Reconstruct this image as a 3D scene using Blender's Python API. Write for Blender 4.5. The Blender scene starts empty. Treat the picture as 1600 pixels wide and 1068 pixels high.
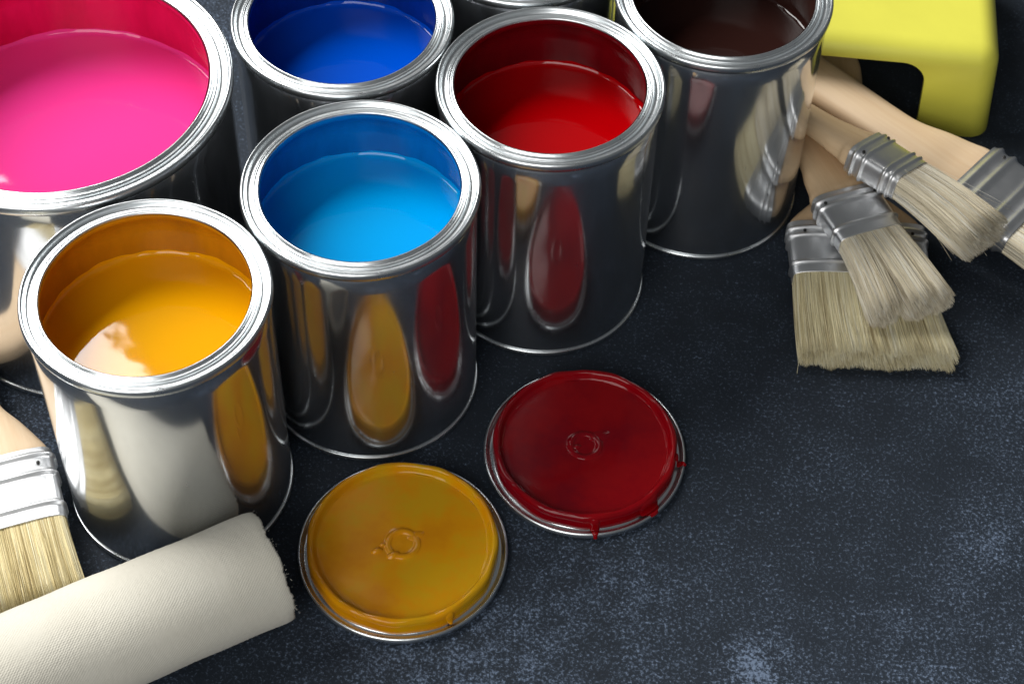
import bpy, math, random
import numpy as np
from mathutils import Vector, Matrix, Euler

random.seed(7)
rng = np.random.default_rng(7)
scene = bpy.context.scene
col = scene.collection

# ------------------------------------------------------------------ camera
CAM_H, PITCH, ROLL, FPX = 0.7814, math.radians(51.47), math.radians(1.794), 2999.2
fw = Vector((0, math.cos(PITCH), -math.sin(PITCH)))
up = Vector((0, math.sin(PITCH), math.cos(PITCH)))
rt = Vector((1, 0, 0))
r2 = rt * math.cos(ROLL) + up * math.sin(ROLL)
u2 = -rt * math.sin(ROLL) + up * math.cos(ROLL)
cam_data = bpy.data.cameras.new('camera')
cam = bpy.data.objects.new('camera', cam_data)
col.objects.link(cam)
cam.matrix_world = Matrix(((r2.x, u2.x, -fw.x, 0), (r2.y, u2.y, -fw.y, 0), (r2.z, u2.z, -fw.z, CAM_H), (0, 0, 0, 1)))
cam_data.sensor_width = 36.0
cam_data.lens = FPX / 1600 * 36.0
cam_data.clip_start = 0.01
cam_data.clip_end = 50
cam_data.dof.use_dof = True
cam_data.dof.focus_distance = 0.91
cam_data.dof.aperture_fstop = 20
scene.camera = cam

# ------------------------------------------------------------------ light
world = bpy.data.worlds.new('World')
scene.world = world
world.use_nodes = True
bg = world.node_tree.nodes['Background']
bg.inputs[0].default_value = (0.93, 0.97, 1.0, 1)
bg.inputs[1].default_value = 0.105


def area_light(name, az, el, dist, size, power, color, target=(-0.03, 0.6, 0.08), roll=0.0, size_y=None):
    ld = bpy.data.lights.new(name, 'AREA')
    ld.shape = 'RECTANGLE'
    ld.size = size
    ld.size_y = size_y or size
    ld.energy = power
    ld.color = color
    o = bpy.data.objects.new(name, ld)
    col.objects.link(o)
    a, e = math.radians(az), math.radians(el)
    d = Vector((math.sin(a) * math.cos(e), math.cos(a) * math.cos(e), math.sin(e)))
    o.location = Vector(target) + d * dist
    o.rotation_euler = ((-d).to_track_quat('-Z', 'Y').to_matrix() @ Matrix.Rotation(math.radians(roll), 3, 'Z')).to_euler()
    return o


area_light('key_softbox', -52, 45, 2.4, 1.5, 92.0, (1.0, 0.98, 0.95))
area_light('side_softbox', -160, 32, 2.4, 1.6, 29.0, (1.0, 0.985, 0.96))

vs = scene.view_settings
vs.view_transform = 'Standard'
vs.look = 'None'
vs.exposure = 0.0
vs.gamma = 1.0
scene.render.engine = 'CYCLES'
scene.cycles.max_bounces = 10
scene.cycles.use_denoising = True


# ------------------------------------------------------------------ helpers
def tag(o, label=None, cat=None, group=None, kind=None):
    if label: o['label'] = label
    if cat: o['category'] = cat
    if group: o['group'] = group
    if kind: o['kind'] = kind
    return o


def link_mesh(name, me, mats, parent=None):
    o = bpy.data.objects.new(name, me)
    col.objects.link(o)
    for m in (mats if isinstance(mats, (list, tuple)) else [mats]):
        if m and m.name not in [x.name for x in me.materials if x]:
            me.materials.append(m)
    o.parent = parent
    return o


def mesh(name, verts, faces, mats, parent=None, smooth=True, sharp=None):
    me = bpy.data.meshes.new(name)
    me.from_pydata([tuple(v) for v in verts], [], faces)
    me.validate()
    if smooth:
        me.polygons.foreach_set('use_smooth', [True] * len(me.polygons))
        if sharp:
            me.set_sharp_from_angle(angle=math.radians(sharp))
    me.update()
    return link_mesh(name, me, mats, parent)


def empty(name, loc=(0, 0, 0), rz=0.0):
    o = bpy.data.objects.new(name, None)
    o.empty_display_size = 0.02
    o.location = loc
    o.rotation_euler = (0, 0, rz)
    col.objects.link(o)
    return o


def lathe_data(profile, n=144, wob=None):
    V, F = [], []
    for (r, z) in profile:
        for k in range(n):
            a = 2 * math.pi * k / n
            rr, zz = (r, z) if wob is None else wob(r, z, a)
            V.append((rr * math.cos(a), rr * math.sin(a), zz))
    for i in range(len(profile) - 1):
        for k in range(n):
            k2 = (k + 1) % n
            F.append((i * n + k, i * n + k2, (i + 1) * n + k2, (i + 1) * n + k))
    return V, F


def lathe(name, profile, mats, parent=None, n=144, cap0=False, cap1=False, wob=None, sharp=None):
    V, F = lathe_data(profile, n, wob)
    m = len(profile)
    if cap0: F.append(tuple(reversed(range(n))))
    if cap1: F.append(tuple((m - 1) * n + k for k in range(n)))
    return mesh(name, V, F, mats, parent, True, sharp)


def smooth_profile(pts, sub=5):
    """Catmull-Rom through the given (r,z) points."""
    out = []
    P = [pts[0]] + list(pts) + [pts[-1]]
    for i in range(1, len(P) - 2):
        for s in range(sub):
            t = s / sub
            o = []
            for d in range(2):
                p0, p1, p2, p3 = P[i - 1][d], P[i][d], P[i + 1][d], P[i + 2][d]
                o.append(0.5 * (2 * p1 + (p2 - p0) * t + (2 * p0 - 5 * p1 + 4 * p2 - p3) * t * t + (3 * p1 - p0 - 3 * p2 + p3) * t ** 3))
            out.append(tuple(o))
    out.append(tuple(pts[-1]))
    return out


# ------------------------------------------------------------------ materials
def new_mat(name):
    m = bpy.data.materials.new(name)
    m.use_nodes = True
    nt = m.node_tree
    b = nt.nodes['Principled BSDF']
    return m, nt, b


def N(nt, t, **kw):
    n = nt.nodes.new(t)
    for k, v in kw.items():
        if hasattr(n, k):
            setattr(n, k, v)
        else:
            n.inputs[k.replace('_', ' ')].default_value = v
    return n


def L(nt, a, b):
    nt.links.new(a, b)


def ramp(nt, fac, stops, interp='LINEAR'):
    r = nt.nodes.new('ShaderNodeValToRGB')
    r.color_ramp.interpolation = interp
    el = r.color_ramp.elements
    while len(el) < len(stops): el.new(0.5)
    for e, (p, c) in zip(el, stops):
        e.position = p
        e.color = c if len(c) == 4 else (*c, 1)
    if fac is not None: L(nt, fac, r.inputs[0])
    return r


def math_node(nt, op, a, b=None, clamp=False):
    n = nt.nodes.new('ShaderNodeMath')
    n.operation = op
    n.use_clamp = clamp
    for i, v in enumerate((a, b)):
        if v is None: continue
        if isinstance(v, (int, float)): n.inputs[i].default_value = v
        else: L(nt, v, n.inputs[i])
    return n.outputs[0]


def mapping(nt, scale, loc=(0, 0, 0), rot=(0, 0, 0), coord='Object'):
    tc = nt.nodes.new('ShaderNodeTexCoord')
    mp = nt.nodes.new('ShaderNodeMapping')
    mp.inputs['Scale'].default_value = scale
    mp.inputs['Location'].default_value = loc
    mp.inputs['Rotation'].default_value = rot
    L(nt, tc.outputs[coord], mp.inputs[0])
    return mp.outputs[0]


def noise(nt, vec, scale, detail=4, rough=0.55):
    n = nt.nodes.new('ShaderNodeTexNoise')
    n.inputs['Scale'].default_value = scale
    n.inputs['Detail'].default_value = detail
    n.inputs['Roughness'].default_value = rough
    if vec is not None: L(nt, vec, n.inputs['Vector'])
    return n.outputs[0]


def bump(nt, b, h, strength=0.2, dist=0.001):
    n = nt.nodes.new('ShaderNodeBump')
    n.inputs['Strength'].default_value = strength
    n.inputs['Distance'].default_value = dist
    L(nt, h, n.inputs['Height'])
    L(nt, n.outputs[0], b.inputs['Normal'])
    return n


def tin_mat(name, rough=0.13, color=(0.72, 0.74, 0.76), bstr=0.05, stretch=(60, 60, 6)):
    m, nt, b = new_mat(name)
    b.inputs['Base Color'].default_value = (*color, 1)
    b.inputs['Metallic'].default_value = 1.0
    v = mapping(nt, stretch)
    n1 = noise(nt, v, 1.0, 3)
    v2 = mapping(nt, (1, 1, 1))
    n2 = noise(nt, v2, 35, 5, 0.6)
    r = math_node(nt, 'MULTIPLY_ADD', n2, rough * 0.9)
    r.node.inputs[2].default_value = rough * 0.55
    L(nt, r, b.inputs['Roughness'])
    bump(nt, b, n1, bstr, 0.0008)
    return m


M_TIN = tin_mat('tin_body', 0.11, (0.70, 0.71, 0.72), 0.05)
_nt = M_TIN.node_tree
_b2 = _nt.nodes.new('ShaderNodeBsdfPrincipled')
_b2.inputs['Base Color'].default_value = (0.60, 0.64, 0.69, 1)
_b2.inputs['Metallic'].default_value = 1.0
_b2.inputs['Roughness'].default_value = 0.42
_mx = _nt.nodes.new('ShaderNodeMixShader')
_sm = noise(_nt, mapping(_nt, (1, 1, 0.5)), 26, 5, 0.65)
_rr = ramp(_nt, _sm, [(0.3, (0.13,) * 3), (0.7, (0.28,) * 3)])
L(_nt, _rr.outputs[0], _mx.inputs[0])
L(_nt, _nt.nodes['Principled BSDF'].outputs[0], _mx.inputs[1])
L(_nt, _b2.outputs[0], _mx.inputs[2])
L(_nt, _mx.outputs[0], _nt.nodes['Material Output'].inputs['Surface'])
M_RIM = tin_mat('tin_rim', 0.29, (0.74, 0.78, 0.80), 0.10, (160, 160, 160))
M_FERRULE = tin_mat('ferrule_steel', 0.40, (0.80, 0.81, 0.82), 0.02, (40, 200, 60))


def paint_mat(name, color, rough=0.035, var=0.0, spec=0.5):
    m, nt, b = new_mat(name)
    b.inputs['Roughness'].default_value = rough
    b.inputs['Specular IOR Level'].default_value = spec
    if var > 0:
        v = mapping(nt, (1, 1, 1))
        n = noise(nt, v, 60, 4)
        lo = tuple(c * (1 - var) for c in color)
        hi = tuple(min(1, c * (1 + var * 0.6)) for c in color)
        r = ramp(nt, n, [(0.3, lo), (0.7, hi)])
        L(nt, r.outputs[0], b.inputs['Base Color'])
        bump(nt, b, n, 0.06, 0.001)
    else:
        b.inputs['Base Color'].default_value = (*color, 1)
        nn = noise(nt, mapping(nt, (1, 1, 1)), 52, 1.5, 0.45)
        bump(nt, b, nn, 0.13, 0.001)
    return m


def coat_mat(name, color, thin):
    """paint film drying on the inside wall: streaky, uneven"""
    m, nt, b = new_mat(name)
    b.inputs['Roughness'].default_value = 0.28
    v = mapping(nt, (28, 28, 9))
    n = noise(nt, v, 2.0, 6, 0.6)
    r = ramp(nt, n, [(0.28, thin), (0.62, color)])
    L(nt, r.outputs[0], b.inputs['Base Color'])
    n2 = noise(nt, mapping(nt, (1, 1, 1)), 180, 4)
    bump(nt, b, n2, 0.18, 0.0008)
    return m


def table_mat():
    m, nt, b = new_mat('slate_table')
    v = mapping(nt, (1, 1, 1))
    big = noise(nt, v, 9.0, 5, 0.6)
    mid = noise(nt, v, 34.0, 5, 0.62)
    fine = noise(nt, v, 600.0, 2, 0.55)
    vs_ = mapping(nt, (1, 1, 1), rot=(0, 0, 0.6))
    fine2 = noise(nt, vs_, 1150.0, 2, 0.6)
    tc = nt.nodes.new('ShaderNodeTexCoord')

    def spot(x, y, r, amt):
        d = nt.nodes.new('ShaderNodeVectorMath'); d.operation = 'DISTANCE'
        L(nt, tc.outputs['Object'], d.inputs[0]); d.inputs[1].default_value = (x, y, 0)
        mr = nt.nodes.new('ShaderNodeMapRange')
        mr.interpolation_type = 'SMOOTHERSTEP'
        mr.inputs['From Min'].default_value = 0; mr.inputs['From Max'].default_value = r
        mr.inputs['To Min'].default_value = amt; mr.inputs['To Max'].default_value = 0
        L(nt, d.outputs['Value'], mr.inputs['Value'])
        return mr.outputs[0]
    # worn, chalky patches of the board; negative spots darker, less speckled
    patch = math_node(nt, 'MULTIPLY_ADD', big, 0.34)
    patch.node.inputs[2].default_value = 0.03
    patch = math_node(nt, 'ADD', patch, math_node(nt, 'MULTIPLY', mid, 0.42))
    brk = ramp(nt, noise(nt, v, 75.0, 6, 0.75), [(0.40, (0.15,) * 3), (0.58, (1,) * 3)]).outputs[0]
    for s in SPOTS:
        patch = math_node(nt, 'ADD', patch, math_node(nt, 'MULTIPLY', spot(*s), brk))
    # speckle = fine noise over a threshold that falls in worn patches
    fn = math_node(nt, 'ADD', math_node(nt, 'MULTIPLY', fine, 0.6), math_node(nt, 'MULTIPLY', fine2, 0.4))
    val = math_node(nt, 'ADD', fn, math_node(nt, 'MULTIPLY', patch, 0.42))
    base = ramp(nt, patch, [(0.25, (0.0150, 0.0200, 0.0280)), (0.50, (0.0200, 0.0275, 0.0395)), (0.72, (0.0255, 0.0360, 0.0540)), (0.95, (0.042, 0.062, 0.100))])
    spk = ramp(nt, val, [(0.69, (0, 0, 0)), (0.74, (0.10, 0.10, 0.10)), (0.80, (0.36, 0.36, 0.36)), (0.89, (1, 1, 1))])
    mix = nt.nodes.new('ShaderNodeMix'); mix.data_type = 'RGBA'
    L(nt, spk.outputs[0], mix.inputs['Factor'])
    L(nt, base.outputs[0], mix.inputs['A'])
    mix.inputs['B'].default_value = (0.150, 0.200, 0.290, 1)
    L(nt, mix.outputs['Result'], b.inputs['Base Color'])
    rr = ramp(nt, mid, [(0.3, (0.55,) * 3), (0.7, (0.72,) * 3)])
    L(nt, rr.outputs[0], b.inputs['Roughness'])
    b.inputs['Specular IOR Level'].default_value = 0.16
    bump(nt, b, fn, 0.45, 0.0008)
    return m


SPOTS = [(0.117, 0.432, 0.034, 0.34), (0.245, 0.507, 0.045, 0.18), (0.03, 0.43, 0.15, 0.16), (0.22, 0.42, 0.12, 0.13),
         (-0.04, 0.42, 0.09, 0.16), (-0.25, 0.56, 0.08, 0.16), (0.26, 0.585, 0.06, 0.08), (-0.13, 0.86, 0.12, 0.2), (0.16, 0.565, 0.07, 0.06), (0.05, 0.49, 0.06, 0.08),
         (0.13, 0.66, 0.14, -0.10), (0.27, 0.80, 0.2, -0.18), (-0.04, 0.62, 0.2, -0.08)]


def wood_mat(name, a, b_, rough=0.45):
    m, nt, b = new_mat(name)
    v = mapping(nt, (90, 7, 60))
    n1 = noise(nt, v, 1.4, 5, 0.6)
    n2 = noise(nt, mapping(nt, (400, 18, 400)), 1.0, 3, 0.6)
    f = math_node(nt, 'ADD', math_node(nt, 'MULTIPLY', n1, 0.65), math_node(nt, 'MULTIPLY', n2, 0.35))
    r = ramp(nt, f, [(0.32, b_), (0.6, a), (0.75, tuple(min(1, c * 1.07) for c in a))])
    L(nt, r.outputs[0], b.inputs['Base Color'])
    b.inputs['Roughness'].default_value = rough
    bump(nt, b, n2, 0.08, 0.0006)
    return m


M_WOOD = wood_mat('beech_wood', (0.84, 0.64, 0.43), (0.75, 0.53, 0.32))
M_WOOD2 = wood_mat('beech_wood_dark', (0.74, 0.54, 0.33), (0.62, 0.42, 0.23))
M_WOOD_DARK = wood_mat('stained_wood', (0.36, 0.21, 0.09), (0.24, 0.13, 0.05))


def hair_mat(name, stops):
    m, nt, b = new_mat(name)
    at = nt.nodes.new('ShaderNodeAttribute')
    at.attribute_name = 'tone'
    r = ramp(nt, at.outputs['Fac'], stops)
    L(nt, r.outputs[0], b.inputs['Base Color'])
    b.inputs['Roughness'].default_value = 0.45
    b.inputs['Specular IOR Level'].default_value = 0.4
    tr = nt.nodes.new('ShaderNodeBsdfTranslucent')
    L(nt, r.outputs[0], tr.inputs['Color'])
    mx = nt.nodes.new('ShaderNodeMixShader')
    mx.inputs[0].default_value = 0.06
    L(nt, b.outputs[0], mx.inputs[1]); L(nt, tr.outputs[0], mx.inputs[2])
    L(nt, mx.outputs[0], nt.nodes['Material Output'].inputs['Surface'])
    return m


M_HAIR = hair_mat('blond_bristle', [(0.0, (0.34, 0.26, 0.13)), (0.3, (0.74, 0.65, 0.39)), (0.7, (0.90, 0.83, 0.56)), (1.0, (0.95, 0.92, 0.76))])
M_HAIR_GREY = hair_mat('pale_bristle', [(0.0, (0.36, 0.30, 0.20)), (0.3, (0.79, 0.70, 0.51)), (0.7, (0.93, 0.86, 0.68)), (1.0, (0.96, 0.94, 0.86))])
M_HAIR_GOLD = hair_mat('golden_bristle', [(0.0, (0.32, 0.23, 0.08)), (0.3, (0.66, 0.54, 0.26)), (0.7, (0.82, 0.72, 0.42)), (1.0, (0.92, 0.86, 0.62))])
M_NAIL, _nt, _b = new_mat('nail_dark')
_b.inputs['Base Color'].default_value = (0.03, 0.03, 0.03, 1); _b.inputs['Metallic'].default_value = 0.6; _b.inputs['Roughness'].default_value = 0.5
M_CORE, _nt, _b = new_mat('tuft_core')
_b.inputs['Base Color'].default_value = (0.30, 0.23, 0.13, 1); _b.inputs['Roughness'].default_value = 0.9


def plastic_mat(name, color, rough=0.38):
    m, nt, b = new_mat(name)
    n = noise(nt, mapping(nt, (1, 1, 1)), 30, 4)
    r = ramp(nt, n, [(0.3, tuple(c * 0.93 for c in color)), (0.7, color)])
    L(nt, r.outputs[0], b.inputs['Base Color'])
    b.inputs['Roughness'].default_value = rough
    n2 = noise(nt, mapping(nt, (1, 1, 1)), 900, 2)
    bump(nt, b, n2, 0.05, 0.0004)
    return m


M_YELLOW_PLASTIC = plastic_mat('yellow_plastic', (0.80, 0.77, 0.10))
M_GREY_PLASTIC = plastic_mat('grey_plastic', (0.35, 0.36, 0.37))


def sleeve_mat():
    m, nt, b = new_mat('roller_fabric')
    uv = nt.nodes.new('ShaderNodeUVMap')
    sep = nt.nodes.new('ShaderNodeSeparateXYZ')
    L(nt, uv.outputs[0], sep.inputs[0])
    nz = noise(nt, mapping(nt, (1, 1, 1)), 220, 3)
    # u along the roller in metres, v round it in metres
    a = math_node(nt, 'ADD', math_node(nt, 'MULTIPLY', sep.outputs[0], 2 * math.pi / 0.0016), math_node(nt, 'MULTIPLY', sep.outputs[1], 2 * math.pi / 0.0015))
    a = math_node(nt, 'ADD', a, math_node(nt, 'MULTIPLY', nz, 5.0))
    c = math_node(nt, 'MULTIPLY', sep.outputs[1], 2 * math.pi / 0.0010)
    h = math_node(nt, 'ADD', math_node(nt, 'SINE', a), math_node(nt, 'MULTIPLY', math_node(nt, 'SINE', c), 0.6))
    lo = noise(nt, mapping(nt, (1, 1, 1)), 24, 4)
    wear = ramp(nt, noise(nt, mapping(nt, (1, 1, 1)), 42, 3), [(0.36, (0.05,) * 3), (0.64, (1.2,) * 3)]).outputs[0]
    h = math_node(nt, 'MULTIPLY', h, wear)
    fz = noise(nt, mapping(nt, (1, 1, 1)), 2200, 2)
    h = math_node(nt, 'ADD', h, math_node(nt, 'MULTIPLY', fz, 0.9))
    r = ramp(nt, lo, [(0.3, (0.68, 0.65, 0.555)), (0.7, (0.73, 0.705, 0.615))])
    L(nt, r.outputs[0], b.inputs['Base Color'])
    b.inputs['Roughness'].default_value = 0.95
    b.inputs['Specular IOR Level'].default_value = 0.1
    b.inputs['Sheen Weight'].default_value = 0.15
    bump(nt, b, h, 0.26, 0.0003)
    return m


M_SLEEVE = sleeve_mat()
M_FUZZ, _nt, _b = new_mat('roller_fuzz')
_b.inputs['Base Color'].default_value = (0.80, 0.78, 0.70, 1); _b.inputs['Roughness'].default_value = 1.0

# ------------------------------------------------------------------ setting
S = 1.6
tt = mesh('tabletop', [(-S, -S + .6, 0), (S, -S + .6, 0), (S, S + .6, 0), (-S, S + .6, 0)], [(0, 1, 2, 3)], table_mat(), smooth=False)
tag(tt, 'dark blue grey speckled slate tabletop', None, kind='structure')


# ------------------------------------------------------------------ paint cans
def paint_can(loc, R, H, level, paint_col, coat_col, coat_thin, label, group=None, cat='paint can', rz=0.0, coarse=1.0):
    s = R / 0.055
    t = empty('paint_can', (loc[0], loc[1], 0), rz)
    tag(t, label, cat, group)
    k = 1.0 + (s - 1) * 0.45          # ring width grows slower than the can
    rb = R - 0.0017 * k               # body radius
    nseg = 176
    # outer wall
    body = [(rb - 0.0009, 0.0022), (rb - 0.0002, 0.0034), (rb, 0.0050), (rb, H * 0.5), (rb, H - 0.0075), (rb - 0.0004, H - 0.0062), (rb - 0.0007, H - 0.0050)]

    def wob(r, z, a):
        return r + 0.00010 * math.sin(3 * a + 1.3 + loc[0] * 40) * (1 - abs(2 * z / H - 1)) + 0.00006 * math.sin(7 * a + loc[1] * 50), z
    prof = []
    for i in range(len(body) - 1):
        n = 8 if abs(body[i + 1][1] - body[i][1]) > 0.02 else 2
        for q in range(n):
            f = q / n
            prof.append((body[i][0] * (1 - f) + body[i + 1][0] * f, body[i][1] * (1 - f) + body[i + 1][1] * f))
    prof.append(body[-1])
    lathe('body', prof, M_TIN, t, nseg, wob=wob)
    # bottom: rolled seam and recessed disc
    seam = smooth_profile([(rb - 0.0010, 0.0030), (rb + 0.0002, 0.0032), (rb + 0.0008, 0.0022), (rb + 0.0007, 0.0008), (rb - 0.0002, 0.0002), (rb - 0.0014, 0.0006), (rb - 0.0018, 0.0030)], 3)
    lathe('bottom_seam', seam, M_RIM, t, nseg)
    # lid ring: outer curl, groove, inner lip
    def P(d, z): return (R - d * k, H + z * k)
    ring = smooth_profile([P(0.0026, -0.0052), P(0.0013, -0.0051), P(0.0004, -0.0042), P(0.0000, -0.0028), P(0.0002, -0.0010), P(0.0010, 0.0000),
                           P(0.0020, -0.0005), P(0.0027, -0.0018), P(0.0034, -0.0026), P(0.0044, -0.0028), P(0.0052, -0.0026), P(0.0057, -0.0018),
                           P(0.0063, -0.0014), P(0.0070, -0.0016), P(0.0075, -0.0012), P(0.0082, -0.0004), P(0.0089, -0.0007), P(0.0092, -0.0017),
                           P(0.0090, -0.0035), P(0.0080, -0.0052), P(0.0058, -0.0066), P(0.0036, -0.0072)], 4)

    def wob2(r, z, a):
        return r + 0.00012 * math.sin(2 * a + loc[1] * 31) + 0.00007 * math.sin(9 * a + loc[0] * 77), z + 0.00010 * math.sin(5 * a + loc[0] * 90)
    lathe('lid_ring', ring, M_RIM, t, nseg, wob=wob2)
    # inside wall with its film of paint
    ri = rb - 0.0012
    wall = [P(0.0094, -0.0013), P(0.00955, -0.0020), P(0.0093, -0.0037), P(0.0082, -0.0055), P(0.0058, -0.0070), (ri, H - 0.0074 * k), (ri, H - 0.02), (ri, level + 0.004), (ri, level - 0.006)]
    lathe('inner_wall', wall, coat_mat('film', coat_col, coat_thin), t, nseg)
    # the paint, with a raised edge where it wets the wall
    pp = [(0.0002, level), (ri * 0.3, level), (ri * 0.6, level), (ri * 0.85, level)] + smooth_profile(
        [(ri - 0.0050, level), (ri - 0.0026, level + 0.00012), (ri - 0.0012, level + 0.0006), (ri - 0.0004, level + 0.0015), (ri + 0.0002, level + 0.0026)], 4)

    def wob3(r, z, a):
        e = max(0.0, (r - ri + 0.003) / 0.003)
        return r, z + e * 0.0005 * (math.sin(5 * a + loc[0] * 60) + 0.7 * math.sin(13 * a + loc[1] * 33) + 0.5 * math.sin(29 * a))
    lathe('paint', pp, paint_mat('wet_paint', paint_col), t, nseg, cap0=True, wob=wob3)
    # bottom disc
    lathe('bottom_disc', [(rb - 0.0015, 0.0026), (0.001, 0.0026)], M_TIN, t, 48)
    return t


G = 'open tin cans of paint in rows'
HC = 0.1424
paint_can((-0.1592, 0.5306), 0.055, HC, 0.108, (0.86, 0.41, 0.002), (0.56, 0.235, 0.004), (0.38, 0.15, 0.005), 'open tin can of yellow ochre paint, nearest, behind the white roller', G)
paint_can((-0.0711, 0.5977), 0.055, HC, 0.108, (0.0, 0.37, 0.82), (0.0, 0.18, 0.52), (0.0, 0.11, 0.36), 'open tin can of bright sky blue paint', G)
paint_can((0.0145, 0.6672), 0.055, HC, 0.106, (0.44, 0.0, 0.002), (0.15, 0.0, 0.004), (0.08, 0.0, 0.003), 'open tin can of deep red paint', G)  # wall film colours darkened to stand in for shade inside the can
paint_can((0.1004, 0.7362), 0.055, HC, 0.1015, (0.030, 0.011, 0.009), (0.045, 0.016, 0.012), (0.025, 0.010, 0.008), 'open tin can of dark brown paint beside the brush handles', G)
paint_can((-0.0882, 0.7088), 0.055, HC, 0.105, (0.0, 0.080, 0.60), (0.0, 0.035, 0.30), (0.0, 0.018, 0.18), 'open tin can of dark royal blue paint behind the sky blue one', G)  # inner film also darker than its paint, shade put into the colour
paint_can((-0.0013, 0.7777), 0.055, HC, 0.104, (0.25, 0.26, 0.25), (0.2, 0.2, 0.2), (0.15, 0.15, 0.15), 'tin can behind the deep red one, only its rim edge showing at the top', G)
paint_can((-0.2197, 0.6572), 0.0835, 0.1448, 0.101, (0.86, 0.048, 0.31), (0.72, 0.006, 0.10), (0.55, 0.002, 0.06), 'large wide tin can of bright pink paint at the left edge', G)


# ------------------------------------------------------------------ lids
def can_lid(loc, col_top, col_var, label, drips, seed):
    r_ = random.Random(seed)
    t = empty('can_lid', (loc[0], loc[1], 0), 0)
    tag(t, label, 'lid', 'painted can lids lying upside down')
    flange = smooth_profile([(0.0470, 0.0010), (0.0484, 0.0004), (0.0496, 0.0006), (0.0502, 0.0018), (0.0500, 0.0034), (0.0492, 0.0042), (0.0484, 0.0036),
                             (0.0478, 0.0024), (0.0470, 0.0018), (0.0458, 0.0020), (0.0450, 0.0026)], 4)
    fl = lathe('flange', flange, M_RIM, t, 144)
    m_top, nt, b = new_mat('lid_paint')
    v = mapping(nt, (1, 1, 1))
    n = noise(nt, v, 34, 5, 0.6)
    rp = ramp(nt, n, [(0.36, col_var[0]), (0.5, col_top), (0.62, col_var[1])])
    L(nt, rp.outputs[0], b.inputs['Base Color'])
    b.inputs['Roughness'].default_value = 0.10
    b.inputs['Specular IOR Level'].default_value = 0.32
    nb = noise(nt, v, 110, 3)
    bump(nt, b, nb, 0.05, 0.001)
    ph = r_.random() * 6
    plug = smooth_profile([(0.0001, 0.0078), (0.0035, 0.0078), (0.0052, 0.0080), (0.0060, 0.0087), (0.0072, 0.0091), (0.0084, 0.0086), (0.0094, 0.0080),
                           (0.0150, 0.0080), (0.0250, 0.0080), (0.0350, 0.0080), (0.0394, 0.0080), (0.0408, 0.0084), (0.0417, 0.0098), (0.0424, 0.0112), (0.0433, 0.0118),
                           (0.0443, 0.0116), (0.0451, 0.0108), (0.0455, 0.0097), (0.0456, 0.0070), (0.0457, 0.0045), (0.0455, 0.0022)], 4)

    def wob(r, z, a):
        e = math.exp(-((r - 0.0072) / 0.0018) ** 2)
        z2 = z - 0.0006 * e * (0.5 + 0.5 * math.sin(a * 2 + ph))
        z2 += 0.00010 * math.sin(3 * a + r * 120 + ph) * min(1, r / 0.01) * (r < 0.04)
        z2 += (0.00025 * math.sin(7 * a + ph) + 0.0002 * math.sin(17 * a)) * (r > 0.0405)
        return r + (0.00025 * math.sin(11 * a + ph) if r > 0.0445 else 0), z2
    plug_o = lathe('plug', plug, m_top, t, 144, cap0=True, wob=wob)
    # blobs of thick paint on the disc
    for bx, by, br, bh in BLOBS[seed]:
        blob('paint_blob', bx, by, 0.0079, br, bh, m_top, plug_o)
    for a0, w, ext in drips:
        a0 = math.radians(a0)
        drip_on_lid('paint_drip', a0, w, ext, m_top, t)
    return t


BLOBS = {1: [(-0.012, -0.0045, 0.0022, 0.0017), (-0.0095, -0.0010, 0.0013, 0.0011), (-0.004, -0.0065, 0.0026, 0.0016), (0.006, 0.005, 0.003, 0.0006)],
         2: [(0.0075, 0.006, 0.004, 0.0006), (-0.004, -0.001, 0.0015, 0.0009)]}


def blob(name, x, y, z, r, h, m, parent):
    prof = smooth_profile([(0.00002, h), (r * 0.4, h * 0.9), (r * 0.8, h * 0.45), (r * 1.05, 0.00005), (r * 1.1, -0.0003)], 3)
    V, F = lathe_data(prof, 20)
    V = [(x + a * 1.3, y + b * 0.8 + a * 0.3, z + c) for a, b, c in V]
    F.append(tuple(reversed(range(20))))
    return mesh(name, V, F, m, parent)


def drip_on_lid(name, a0, w, ext, m, parent):
    """a tongue of paint running down the plug, over the groove and the bead"""
    path = [(0.0448, 0.0108), (0.0461, 0.0090), (0.0464, 0.0055), (0.0472, 0.0036), (0.0484, 0.0044), (0.0494, 0.0049), (0.0504, 0.0038), (0.0510, 0.0020), (0.0512 + 0.001, 0.0006)]
    path = smooth_profile(path[:ext], 3)
    V, F = [], []
    nw = 9
    for i, (r, z) in enumerate(path):
        f = i / (len(path) - 1)
        ww = w * (1.25 - 0.55 * f) * (1 if f < 0.85 else 0.75)
        for j in range(nw):
            g = (j / (nw - 1)) * 2 - 1
            a = a0 + g * ww / 0.048 * (1 + 0.15 * math.sin(5 * f))
            th = 0.0009 * math.sqrt(max(0, 1 - g * g))
            V.append(((r + th * 0.8 - 0.0004) * math.cos(a), (r + th * 0.8 - 0.0004) * math.sin(a), max(0.0003, z + th * 0.7 - 0.0003)))
    for i in range(len(path) - 1):
        for j in range(nw - 1):
            F.append((i * nw + j, (i + 1) * nw + j, (i + 1) * nw + j + 1, i * nw + j + 1))
    o = mesh(name, V, F, m, parent)
    return o


can_lid((-0.0489, 0.4915), (0.68, 0.285, 0.002), ((0.64, 0.235, 0.002), (0.62, 0.33, 0.006)), 'upside down can lid coated with yellow ochre paint',
        [(-58, 0.0020, 4)], 1)
can_lid((0.0377, 0.5521), (0.235, 0.0, 0.004), ((0.18, 0.0, 0.006), (0.27, 0.001, 0.004)), 'upside down can lid coated with dark red paint, dripping over its rim',
        [(-84, 0.0020, 8), (-47, 0.0052, 7), (-8, 0.0018, 7)], 2)


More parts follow.
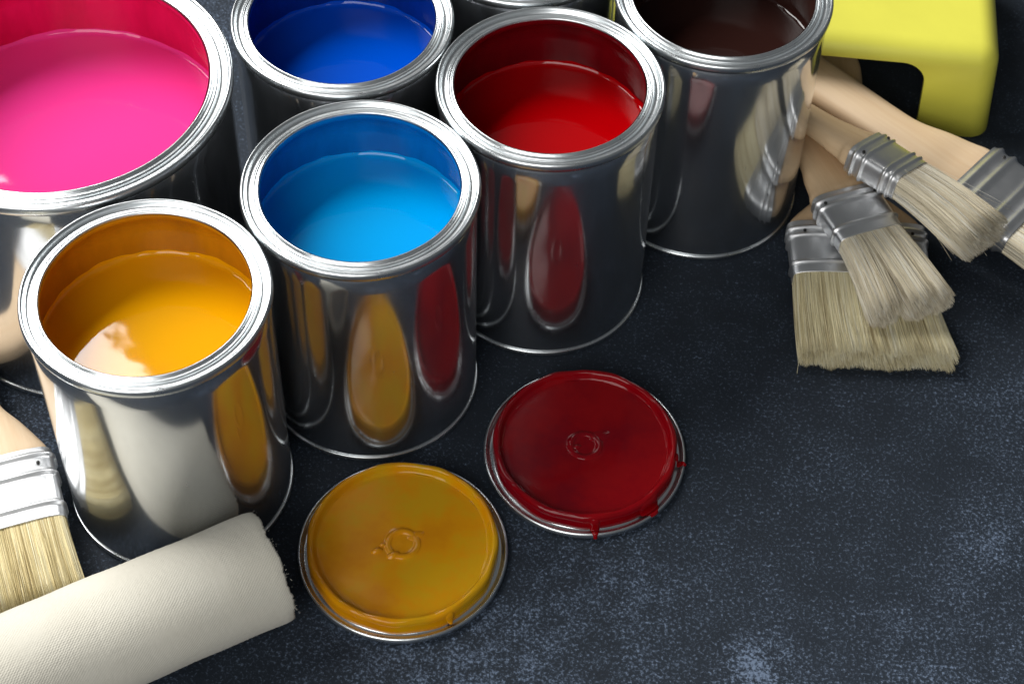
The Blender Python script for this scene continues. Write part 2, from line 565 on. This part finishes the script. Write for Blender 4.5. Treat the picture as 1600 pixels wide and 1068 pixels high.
# ------------------------------------------------------------------ brushes
def sring(hw, ht, y, n=44, e=3.2, zoff=0.0, xoff=0.0):
    out = []
    for k in range(n):
        a = 2 * math.pi * k / n
        c, s = math.cos(a), math.sin(a)
        out.append((xoff + hw * math.copysign(abs(c) ** (2 / e), c), y, zoff + ht * math.copysign(abs(s) ** (2 / e), s)))
    return out


def loft(name, rings, m, parent, cap=True, sharp=None):
    n = len(rings[0])
    V = [p for r in rings for p in r]
    F = []
    for i in range(len(rings) - 1):
        for k in range(n):
            k2 = (k + 1) % n
            F.append((i * n + k, (i + 1) * n + k, (i + 1) * n + k2, i * n + k2))
    if cap:
        F.append(tuple(range(n)))
        F.append(tuple((len(rings) - 1) * n + k for k in reversed(range(n))))
    return mesh(name, V, F, m, parent, True, sharp)


def hair_mesh(name, paths, radii, tones, m, parent):
    """paths (n,k,3); radii (n,k); three-sided tapering strands in one mesh"""
    n, k, _ = paths.shape
    d = np.gradient(paths, axis=1)
    d /= np.linalg.norm(d, axis=2, keepdims=True) + 1e-12
    ref = rng.normal(size=(n, 1, 3))
    u = np.cross(d, ref); u /= np.linalg.norm(u, axis=2, keepdims=True) + 1e-12
    w = np.cross(d, u)
    V = np.empty((n, k, 3, 3))
    for j in range(3):
        a = 2 * math.pi * j / 3
        V[:, :, j] = paths + radii[..., None] * (math.cos(a) * u + math.sin(a) * w)
    idx = np.arange(n * k * 3).reshape(n, k, 3)
    quads = []
    for i in range(k - 1):
        for j in range(3):
            j2 = (j + 1) % 3
            quads.append(np.stack([idx[:, i, j], idx[:, i, j2], idx[:, i + 1, j2], idx[:, i + 1, j]], 1))
    Q = np.concatenate(quads)
    tri = idx[:, k - 1, :]
    me = bpy.data.meshes.new(name)
    nv = n * k * 3
    me.vertices.add(nv)
    me.vertices.foreach_set('co', V.reshape(-1))
    nl = Q.size + tri.size
    me.loops.add(nl)
    me.loops.foreach_set('vertex_index', np.concatenate([Q.reshape(-1), tri.reshape(-1)]))
    npoly = len(Q) + len(tri)
    me.polygons.add(npoly)
    st = np.concatenate([np.arange(len(Q)) * 4, len(Q) * 4 + np.arange(len(tri)) * 3])
    me.polygons.foreach_set('loop_start', st)
    me.polygons.foreach_set('use_smooth', np.ones(npoly, bool))
    at = me.attributes.new('tone', 'FLOAT', 'POINT')
    at.data.foreach_set('value', np.repeat(tones, k * 3).astype(np.float32))
    me.update()
    me.validate()
    o = link_mesh(name, me, m, parent)
    return o


def fbm1(x, seed, octaves=((3, 1.0), (8, .6), (19, .4), (43, .25))):
    r = np.random.default_rng(seed)
    out = np.zeros_like(x)
    for f, a in octaves:
        out += a * np.sin(x * f + r.random() * 6.28 + 0.8 * np.sin(x * f * .37 + r.random() * 6))
    return out


def brush(name, c, az, pitch, roll, hw, ht, lf, lb, handle, label, m_hair, m_wood, nh=3600, splay=0.08, tip_ht=1.0, seed=1, sag=0.0, ragged=0.05, ribs=(0.12, 0.30, 0.70, 0.88), stray=0, bow=0.0, split=None, rib_w=0.026, hr=0.00020, rib_h=0.0011):
    """local frame: +Y toward the bristle tips, X across, Z up; origin at the ferrule's middle"""
    t = empty(name, c)
    a = math.radians(az)            # heading of +Y, measured from +X
    t.rotation_euler = (Matrix.Rotation(a - math.pi / 2, 3, 'Z') @ Matrix.Rotation(math.radians(pitch), 3, 'X') @ Matrix.Rotation(math.radians(roll), 3, 'Y')).to_euler()
    tag(t, label, 'paint brush', 'flat paint brushes with wooden handles')
    # ferrule with pressed ribs
    rings = []
    M = 60
    for i in range(M + 1):
        f = i / M
        g = 0.0
        for rb in ribs:
            g += math.exp(-((f - rb) / rib_w) ** 2)
        tap = 1.0 + 0.02 * (0.5 - f)
        rings.append(sring(hw * tap + g * rib_h, ht * (1.04 - 0.08 * f) + g * rib_h, (f - 0.5) * lf, 56, 4.5))
    inner = []
    last = sring(hw * 0.985 - 0.0006, ht * 0.955 - 0.0006, lf * 0.5 - 0.0002, 56, 4.5)
    deep = sring(hw * 0.97 - 0.0006, ht * 0.9 - 0.0006, lf * 0.5 - 0.006, 56, 4.5)
    fe = loft('ferrule', rings + [last, deep], M_FERRULE, t, cap=False)
    # nails
    for sx in (-0.78, 0.78):
        for sz in (1,):
            y = (ribs[0] * 0.5 + ribs[1] * 0.5 - 0.5) * lf
            V, F = lathe_data([(0.00001, 0.0004), (0.0006, 0.00035), (0.0009, 0.0), (0.0009, -0.0006)], 12)
            V = [(p[0] + sx * hw, p[1] + y, (p[2] + ht * 1.02) * sz) for p in V]
            mesh('nail', V, F + [tuple(range(12))], M_NAIL, fe)
    # handle
    hr_ = []
    pts = [(-0.004, hw * 0.965, ht * 0.93)] + handle
    ss = np.array([p[0] for p in pts]); ws = np.array([p[1] for p in pts]); ts = np.array([p[2] for p in pts])
    wsp = smooth_profile(list(zip(ss, ws)), 8)
    tsp = smooth_profile(list(zip(ss, ts)), 8)
    for (s, w), (_, th) in zip(wsp, tsp):
        hr_.append(sring(max(w, 0.0003), max(th, 0.0003), -lf / 2 - s, 40, 2.6))
    loft('handle', list(reversed(hr_)), m_wood, t)
    # bristles
    r = np.random.default_rng(seed)
    uu = r.uniform(-1, 1, nh)
    vv = r.uniform(-1, 1, nh)
    # put more strands near the skin of the tuft
    shell = r.random(nh) < 0.55
    vv = np.where(shell, np.sign(vv) * (1 - 0.12 * r.random(nh)), vv)
    lim = (1 - np.abs(uu) ** 6) ** (1 / 6.)
    vv = vv * lim
    k = 6
    tt_ = np.linspace(0, 1, k)
    clump = fbm1(uu * 3.0 + vv * 0.8, seed + 5)
    cx = 0.0004 * fbm1(uu * 4 + vv, seed + 9) + r.normal(0, 0.0005, nh)
    cz = 0.0005 * fbm1(uu * 5 - vv, seed + 11) + r.normal(0, 0.0004, nh)
    ln = lb * (1 - ragged * 0.5 * np.abs(r.normal(0, 1, nh)) + ragged * 0.11 * fbm1(uu * 3 + 2, seed + 3) - 0.05 * vv ** 2 - 0.02 * np.abs(uu) ** 4)
    P = np.empty((nh, k, 3))
    for i, f in enumerate(tt_):
        P[:, i, 0] = uu * (hw - 0.0012) * (1 + splay * f ** 1.3) + cx * f ** 1.5 + bow * f * f
        P[:, i, 1] = lf / 2 - 0.004 + (ln + 0.004) * f
        prof_t = (1 + (tip_ht - 1) * f) + 0.18 * math.sin(math.pi * min(1, f * 1.1)) * 0.6
        P[:, i, 2] = vv * (ht - 0.0014) * prof_t + cz * f ** 1.5 - sag * f * f
    if split is not None:
        sg = np.where(uu > split, 1.0, -1.0)
        for i, f in enumerate(tt_):
            P[:, i, 0] += sg * 0.0013 * f ** 2 * np.exp(-np.abs(uu - split) * 1.5)
            P[:, i, 2] += np.where(sg > 0, -0.0015, 0.0006) * f ** 2
            P[:, i, 1] += np.where(sg > 0, -0.002, 0.0008) * f
    rad = np.outer(np.clip(r.normal(hr, hr * .2, nh), hr * .5, hr * 1.6), np.array([1, 1, 1, .9, .65, .18]))
    tone = np.clip(0.52 + 0.16 * clump + r.normal(0, 0.24, nh), 0, 1)
    if stray:
        su = r.uniform(-1, 1, stray); sv = r.uniform(-.8, 1, stray)
        Q = np.empty((stray, k, 3))
        dx = r.normal(0, 0.006, stray); dz = r.normal(0.001, 0.003, stray); sl = lb * r.uniform(.8, 1.12, stray)
        for i, f in enumerate(tt_):
            Q[:, i, 0] = su * hw * (1 + splay * f) + dx * f ** 2 + np.sign(su) * 0.0015 * f
            Q[:, i, 1] = lf / 2 - .003 + sl * f
            Q[:, i, 2] = sv * ht + dz * f * f - sag * f * f
        P = np.concatenate([P, Q]); rad = np.concatenate([rad, np.full((stray, k), 0.00008)]); tone = np.concatenate([tone, r.uniform(.1, .9, stray)])
    hb = hair_mesh('bristles', P, rad, tone, m_hair, t)
    tag(hb, kind='stuff')
    return t


def std_handle(hw, ht, length, neck, tail, th=0.0062, shoulder=0.030):
    return [(0.0, hw * 0.965, ht * 0.92), (0.004, hw * 0.955, ht * 0.90), (shoulder * 0.30, hw * 0.86, ht * 0.86), (shoulder * 0.62, (hw * 0.45 + neck * 0.55), th * 1.05), (shoulder, neck * 1.06, th),
            (shoulder + 0.015, neck, th * 0.96), (length * 0.6, neck * 1.08, th), (length * 0.82, tail, th), (length * 0.93, tail * 0.95, th * 0.95), (length * 0.985, tail * 0.6, th * 0.8), (length, tail * 0.12, th * 0.3)]


# wide brush flat on the table under the others
brush('paint_brush', (0.1838, 0.6805, 0.0095), -90, 0, 0, 0.0370, 0.0082, 0.036, 0.0545, std_handle(0.0370, 0.0082, 0.142, 0.011, 0.014, 0.0062), 'wide flat brush lying lowest of the pile, blond bristles toward the viewer',
      M_HAIR, M_WOOD2, 11000, 0.12, 1.0, 3, 0.002, 0.13, bow=-0.0044, ribs=(0.14, 0.28, 0.80), stray=14)
# medium brush lying across it
brush('paint_brush', (0.1812, 0.6915, 0.0275), -69.0, 3, 0, 0.0186, 0.0072, 0.033, 0.053, std_handle(0.0186, 0.0072, 0.125, 0.0105, 0.0120, 0.0060), 'medium flat brush lying across the wide one, its tip split in two',
      M_HAIR_GREY, M_WOOD2, 8000, 0.26, 1.25, 5, 0.004, 0.12, ribs=(0.13, 0.27, 0.76), stray=26, split=0.25)
# small brush on top
brush('paint_brush', (0.1965, 0.7165, 0.0420), -43, 2, -14, 0.0150, 0.0085, 0.032, 0.055, std_handle(0.0150, 0.0085, 0.105, 0.0095, 0.0115, 0.0062, 0.024), 'small flat brush on top of the pile, pale grey blond bristles',
      M_HAIR_GREY, M_WOOD2, 8000, 0.34, 1.0, 8, 0.006, 0.12, ribs=(0.12, 0.30, 0.72, 0.86), stray=40)
# big brush behind at the right edge
brush('paint_brush', (0.2620, 0.7180, 0.0170), -39.5, -5, -5, 0.0285, 0.0085, 0.042, 0.060, std_handle(0.0285, 0.0085, 0.155, 0.0140, 0.0155, 0.0075, 0.040), 'large brush with long pale handle, cut off by the right edge',
      M_HAIR_GREY, M_WOOD, 7000, 0.06, 1.0, 12, 0.003, 0.05, ribs=(0.10, 0.30, 0.68, 0.88), rib_w=0.045, rib_h=0.0017)
# brush at the left edge, in front of the big can
brush('paint_brush', (-0.2445, 0.5020, 0.0135), -69, 0, 0, 0.0325, 0.0095, 0.041, 0.047, std_handle(0.0325, 0.0095, 0.150, 0.0135, 0.0155, 0.0075, 0.036), 'wide brush at the left edge with golden bristles behind the roller',
      M_HAIR_GOLD, M_WOOD, 10000, 0.05, 1.0, 21, 0.002, 0.05, ribs=(0.10, 0.36, 0.80))


# ------------------------------------------------------------------ roller
def roller():
    ang = 0.507
    r0, length, t_end = 0.0268, 0.19, 0.0495
    ax = Vector((math.cos(ang), math.sin(ang), 0))
    base = Vector((-0.15, 0.4416, 0))
    o = empty('paint_roller_cover', base + ax * t_end, ang)     # local +X toward the visible end
    tag(o, 'off white fabric paint roller cover at the lower left', 'paint roller')
    nu, nv = 220, 150
    V, F, uvs = [], [], []
    rr = random.Random(3)
    edge = [0.0005 * math.sin(7 * a * 6.283 / nv) + rr.uniform(-0.0005, 0.0004) for a in range(nv)]
    zc = 0.0270
    for i in range(nu + 1):
        x = -length * (1 - i / nu)
        for k in range(nv):
            a = 2 * math.pi * k / nv
            rad = r0 + 0.00022 * math.sin(x * 70 + 2 * a) + 0.00012 * math.sin(x * 190 - 3 * a) + rr.uniform(-0.00008, 0.00008)
            xx = x
            if i > nu - 5:
                f = (i - (nu - 5)) / 5
                rad -= 0.0007 * f * f
                xx += edge[k] * f
            V.append((xx, rad * math.cos(a), zc + rad * math.sin(a)))
    n_out = len(V)
    for q, ri in enumerate((0.0235, 0.0200)):
        for k in range(nv):
            a = 2 * math.pi * k / nv
            V.append((-0.0004 - 0.0012 * q + edge[k] * 0.5, ri * math.cos(a), zc + ri * math.sin(a)))
    for k in range(nv):
        a = 2 * math.pi * k / nv
        V.append((-0.03, 0.02 * math.cos(a), zc + 0.02 * math.sin(a)))
    rows = nu + 1 + 3
    for i in range(rows - 1):
        for k in range(nv):
            k2 = (k + 1) % nv
            F.append((i * nv + k, i * nv + k2, (i + 1) * nv + k2, (i + 1) * nv + k))
    F.append(tuple(reversed(range(nv))))
    sl = mesh('sleeve', V, F, M_SLEEVE, o)
    uvl = sl.data.uv_layers.new(name='UVMap')
    for p in sl.data.polygons:
        for li in p.loop_indices:
            vi = sl.data.loops[li].vertex_index
            kk = vi % nv
            co = sl.data.vertices[vi].co
            v = kk / nv * 2 * math.pi * r0
            if kk == 0 and any((sl.data.loops[l].vertex_index % nv) == nv - 1 for l in p.loop_indices): v = 2 * math.pi * r0
            uvl.data[li].uv = (co.x, v)
    # plastic core and recessed cap
    core = [(0.0192, -0.002), (0.0198, -0.0026), (0.0198, -0.06)]
    Vc, Fc = lathe_data([(0.0050, -0.006), (0.0160, -0.006), (0.0178, -0.005), (0.0182, -0.0018), (0.0198, -0.0018), (0.0199, -0.04)], 48)
    Vc = [(p[2], p[0], zc + p[1]) for p in Vc]
    cp = mesh('end_cap', Vc, Fc + [tuple(range(48))], M_GREY_PLASTIC, o, sharp=40)
    # lint: loose fibres at the cut edge and over the nap
    r = np.random.default_rng(4)
    n1, n2 = 150, 3000
    a = np.concatenate([r.uniform(0, 6.283, n1), r.uniform(0, 6.283, n2)])
    x = np.concatenate([r.normal(0.0, 0.0008, n1), r.uniform(-0.18, -0.0005, n2)])
    ln = np.concatenate([r.uniform(0.0003, 0.0009, n1), r.uniform(0.0002, 0.0006, n2)])
    dx = np.concatenate([r.uniform(0.2, 1.2, n1), r.normal(0, .7, n2)])
    da = r.normal(0, .8, n1 + n2)
    k = 3
    P = np.empty((n1 + n2, k, 3))
    for i, f in enumerate((0, .5, 1)):
        rad = r0 - 0.0007 * (np.arange(n1 + n2) < n1) + ln * f * 0.6 - 0.0001
        aa = a + da * ln * f / r0
        P[:, i, 0] = np.minimum(x + dx * ln * f, 0.003)
        P[:, i, 1] = rad * np.cos(aa)
        P[:, i, 2] = np.maximum(zc + rad * np.sin(aa), 0.0002)
    rd = np.tile(np.array([0.00006, 0.00005, 0.00002]), (n1 + n2, 1))
    fz = hair_mesh('lint', P, rd, np.full(n1 + n2, .5), M_FUZZ, o)
    tag(fz, kind='stuff')
    return o


roller()


# ------------------------------------------------------------------ yellow plastic stand
def plastic_stand():
    import bmesh
    W_, D_, H_ = 0.194, 0.130, 0.0605
    t = empty('plastic_stand', (0.2640, 0.7850, 0), math.radians(-5.0))   # origin: front right foot; local -X left, +Y back
    tag(t, 'yellow moulded plastic stand with legs behind the brush handles', 'plastic stand')

    def box(x0, x1, y0, y1, z0, z1, bev=0, seg=4):
        bm = bmesh.new()
        bmesh.ops.create_cube(bm, size=1)
        for v in bm.verts:
            v.co = Vector(((x0 + x1) / 2 + v.co.x * (x1 - x0), (y0 + y1) / 2 + v.co.y * (y1 - y0), (z0 + z1) / 2 + v.co.z * (z1 - z0)))
        if bev:
            bmesh.ops.bevel(bm, geom=list(bm.edges), offset=bev, segments=seg, profile=0.5, affect='EDGES')
        me = bpy.data.meshes.new('tmp'); bm.to_mesh(me); bm.free()
        ob = bpy.data.objects.new('tmp', me); col.objects.link(ob)
        return ob

    def arch(w, h, length, rad, axis, cx, cy):
        # rounded-top opening swept along an axis
        pts = [(-w / 2, -0.05), (w / 2, -0.05)]
        for q in range(9):
            a = math.pi / 2 * q / 8
            pts.append((w / 2 - rad + rad * math.cos(a), h - rad + rad * math.sin(a)))
        for q in range(9):
            a = math.pi / 2 + math.pi / 2 * q / 8
            pts.append((-w / 2 + rad + rad * math.cos(a), h - rad + rad * math.sin(a)))
        V = []
        for e in (-1, 1):
            for (p, z) in pts:
                V.append((cx + p, cy + e * length / 2, z) if axis == 'y' else (cx + e * length / 2, cy + p, z))
        n = len(pts)
        F = [tuple(range(n)), tuple(reversed(range(n, 2 * n)))] + [(i, i + n, (i + 1) % n + n, (i + 1) % n) for i in range(n)]
        me = bpy.data.meshes.new('tmp'); me.from_pydata(V, [], F)
        bm = bmesh.new(); bm.from_mesh(me); bmesh.ops.recalc_face_normals(bm, faces=bm.faces); bm.to_mesh(me); bm.free()
        ob = bpy.data.objects.new('tmp', me); col.objects.link(ob)
        return ob

    shell = box(-W_, 0, 0, D_, -0.02, H_, 0.0115, 8)
    cutters = [box(-W_ + 0.004, -0.004, 0.004, D_ - 0.004, -0.06, H_ - 0.0045, 0.005, 3),
               arch(W_ - 0.079, 0.0495, D_ * 2, 0.013, 'y', -W_ / 2, D_ / 2),
               arch(D_ - 0.060, 0.0495, W_ * 2, 0.008, 'x', -W_ / 2, D_ / 2),
               box(-W_ - .1, .1, -.1, D_ + .1, -0.2, 0.0)]
    for cut in cutters:
        md = shell.modifiers.new('b', 'BOOLEAN'); md.operation = 'DIFFERENCE'; md.object = cut; md.solver = 'EXACT'
    md = shell.modifiers.new('bev', 'BEVEL'); md.width = 0.0009; md.segments = 2; md.limit_method = 'ANGLE'; md.angle_limit = math.radians(50)
    dg = bpy.context.evaluated_depsgraph_get()
    me = bpy.data.meshes.new_from_object(shell.evaluated_get(dg))
    for ob in [shell] + cutters:
        bpy.data.objects.remove(ob, do_unlink=True)
    for v in me.vertices:   # moulding draft: feet a little wider than the top
        f = 1 - max(0, v.co.z) / H_
        v.co.x = -W_ / 2 + (v.co.x + W_ / 2) * (1 + 0.05 * f)
        v.co.y = D_ / 2 + (v.co.y - D_ / 2) * (1 + 0.05 * f)
        # gentle hollow of the seat
        if v.co.z > H_ - 0.001:
            pass
    me.polygons.foreach_set('use_smooth', [True] * len(me.polygons))
    me.set_sharp_from_angle(angle=math.radians(40))
    me.name = 'shell'
    o = link_mesh('shell', me, M_YELLOW_PLASTIC, t)
    return t


plastic_stand()
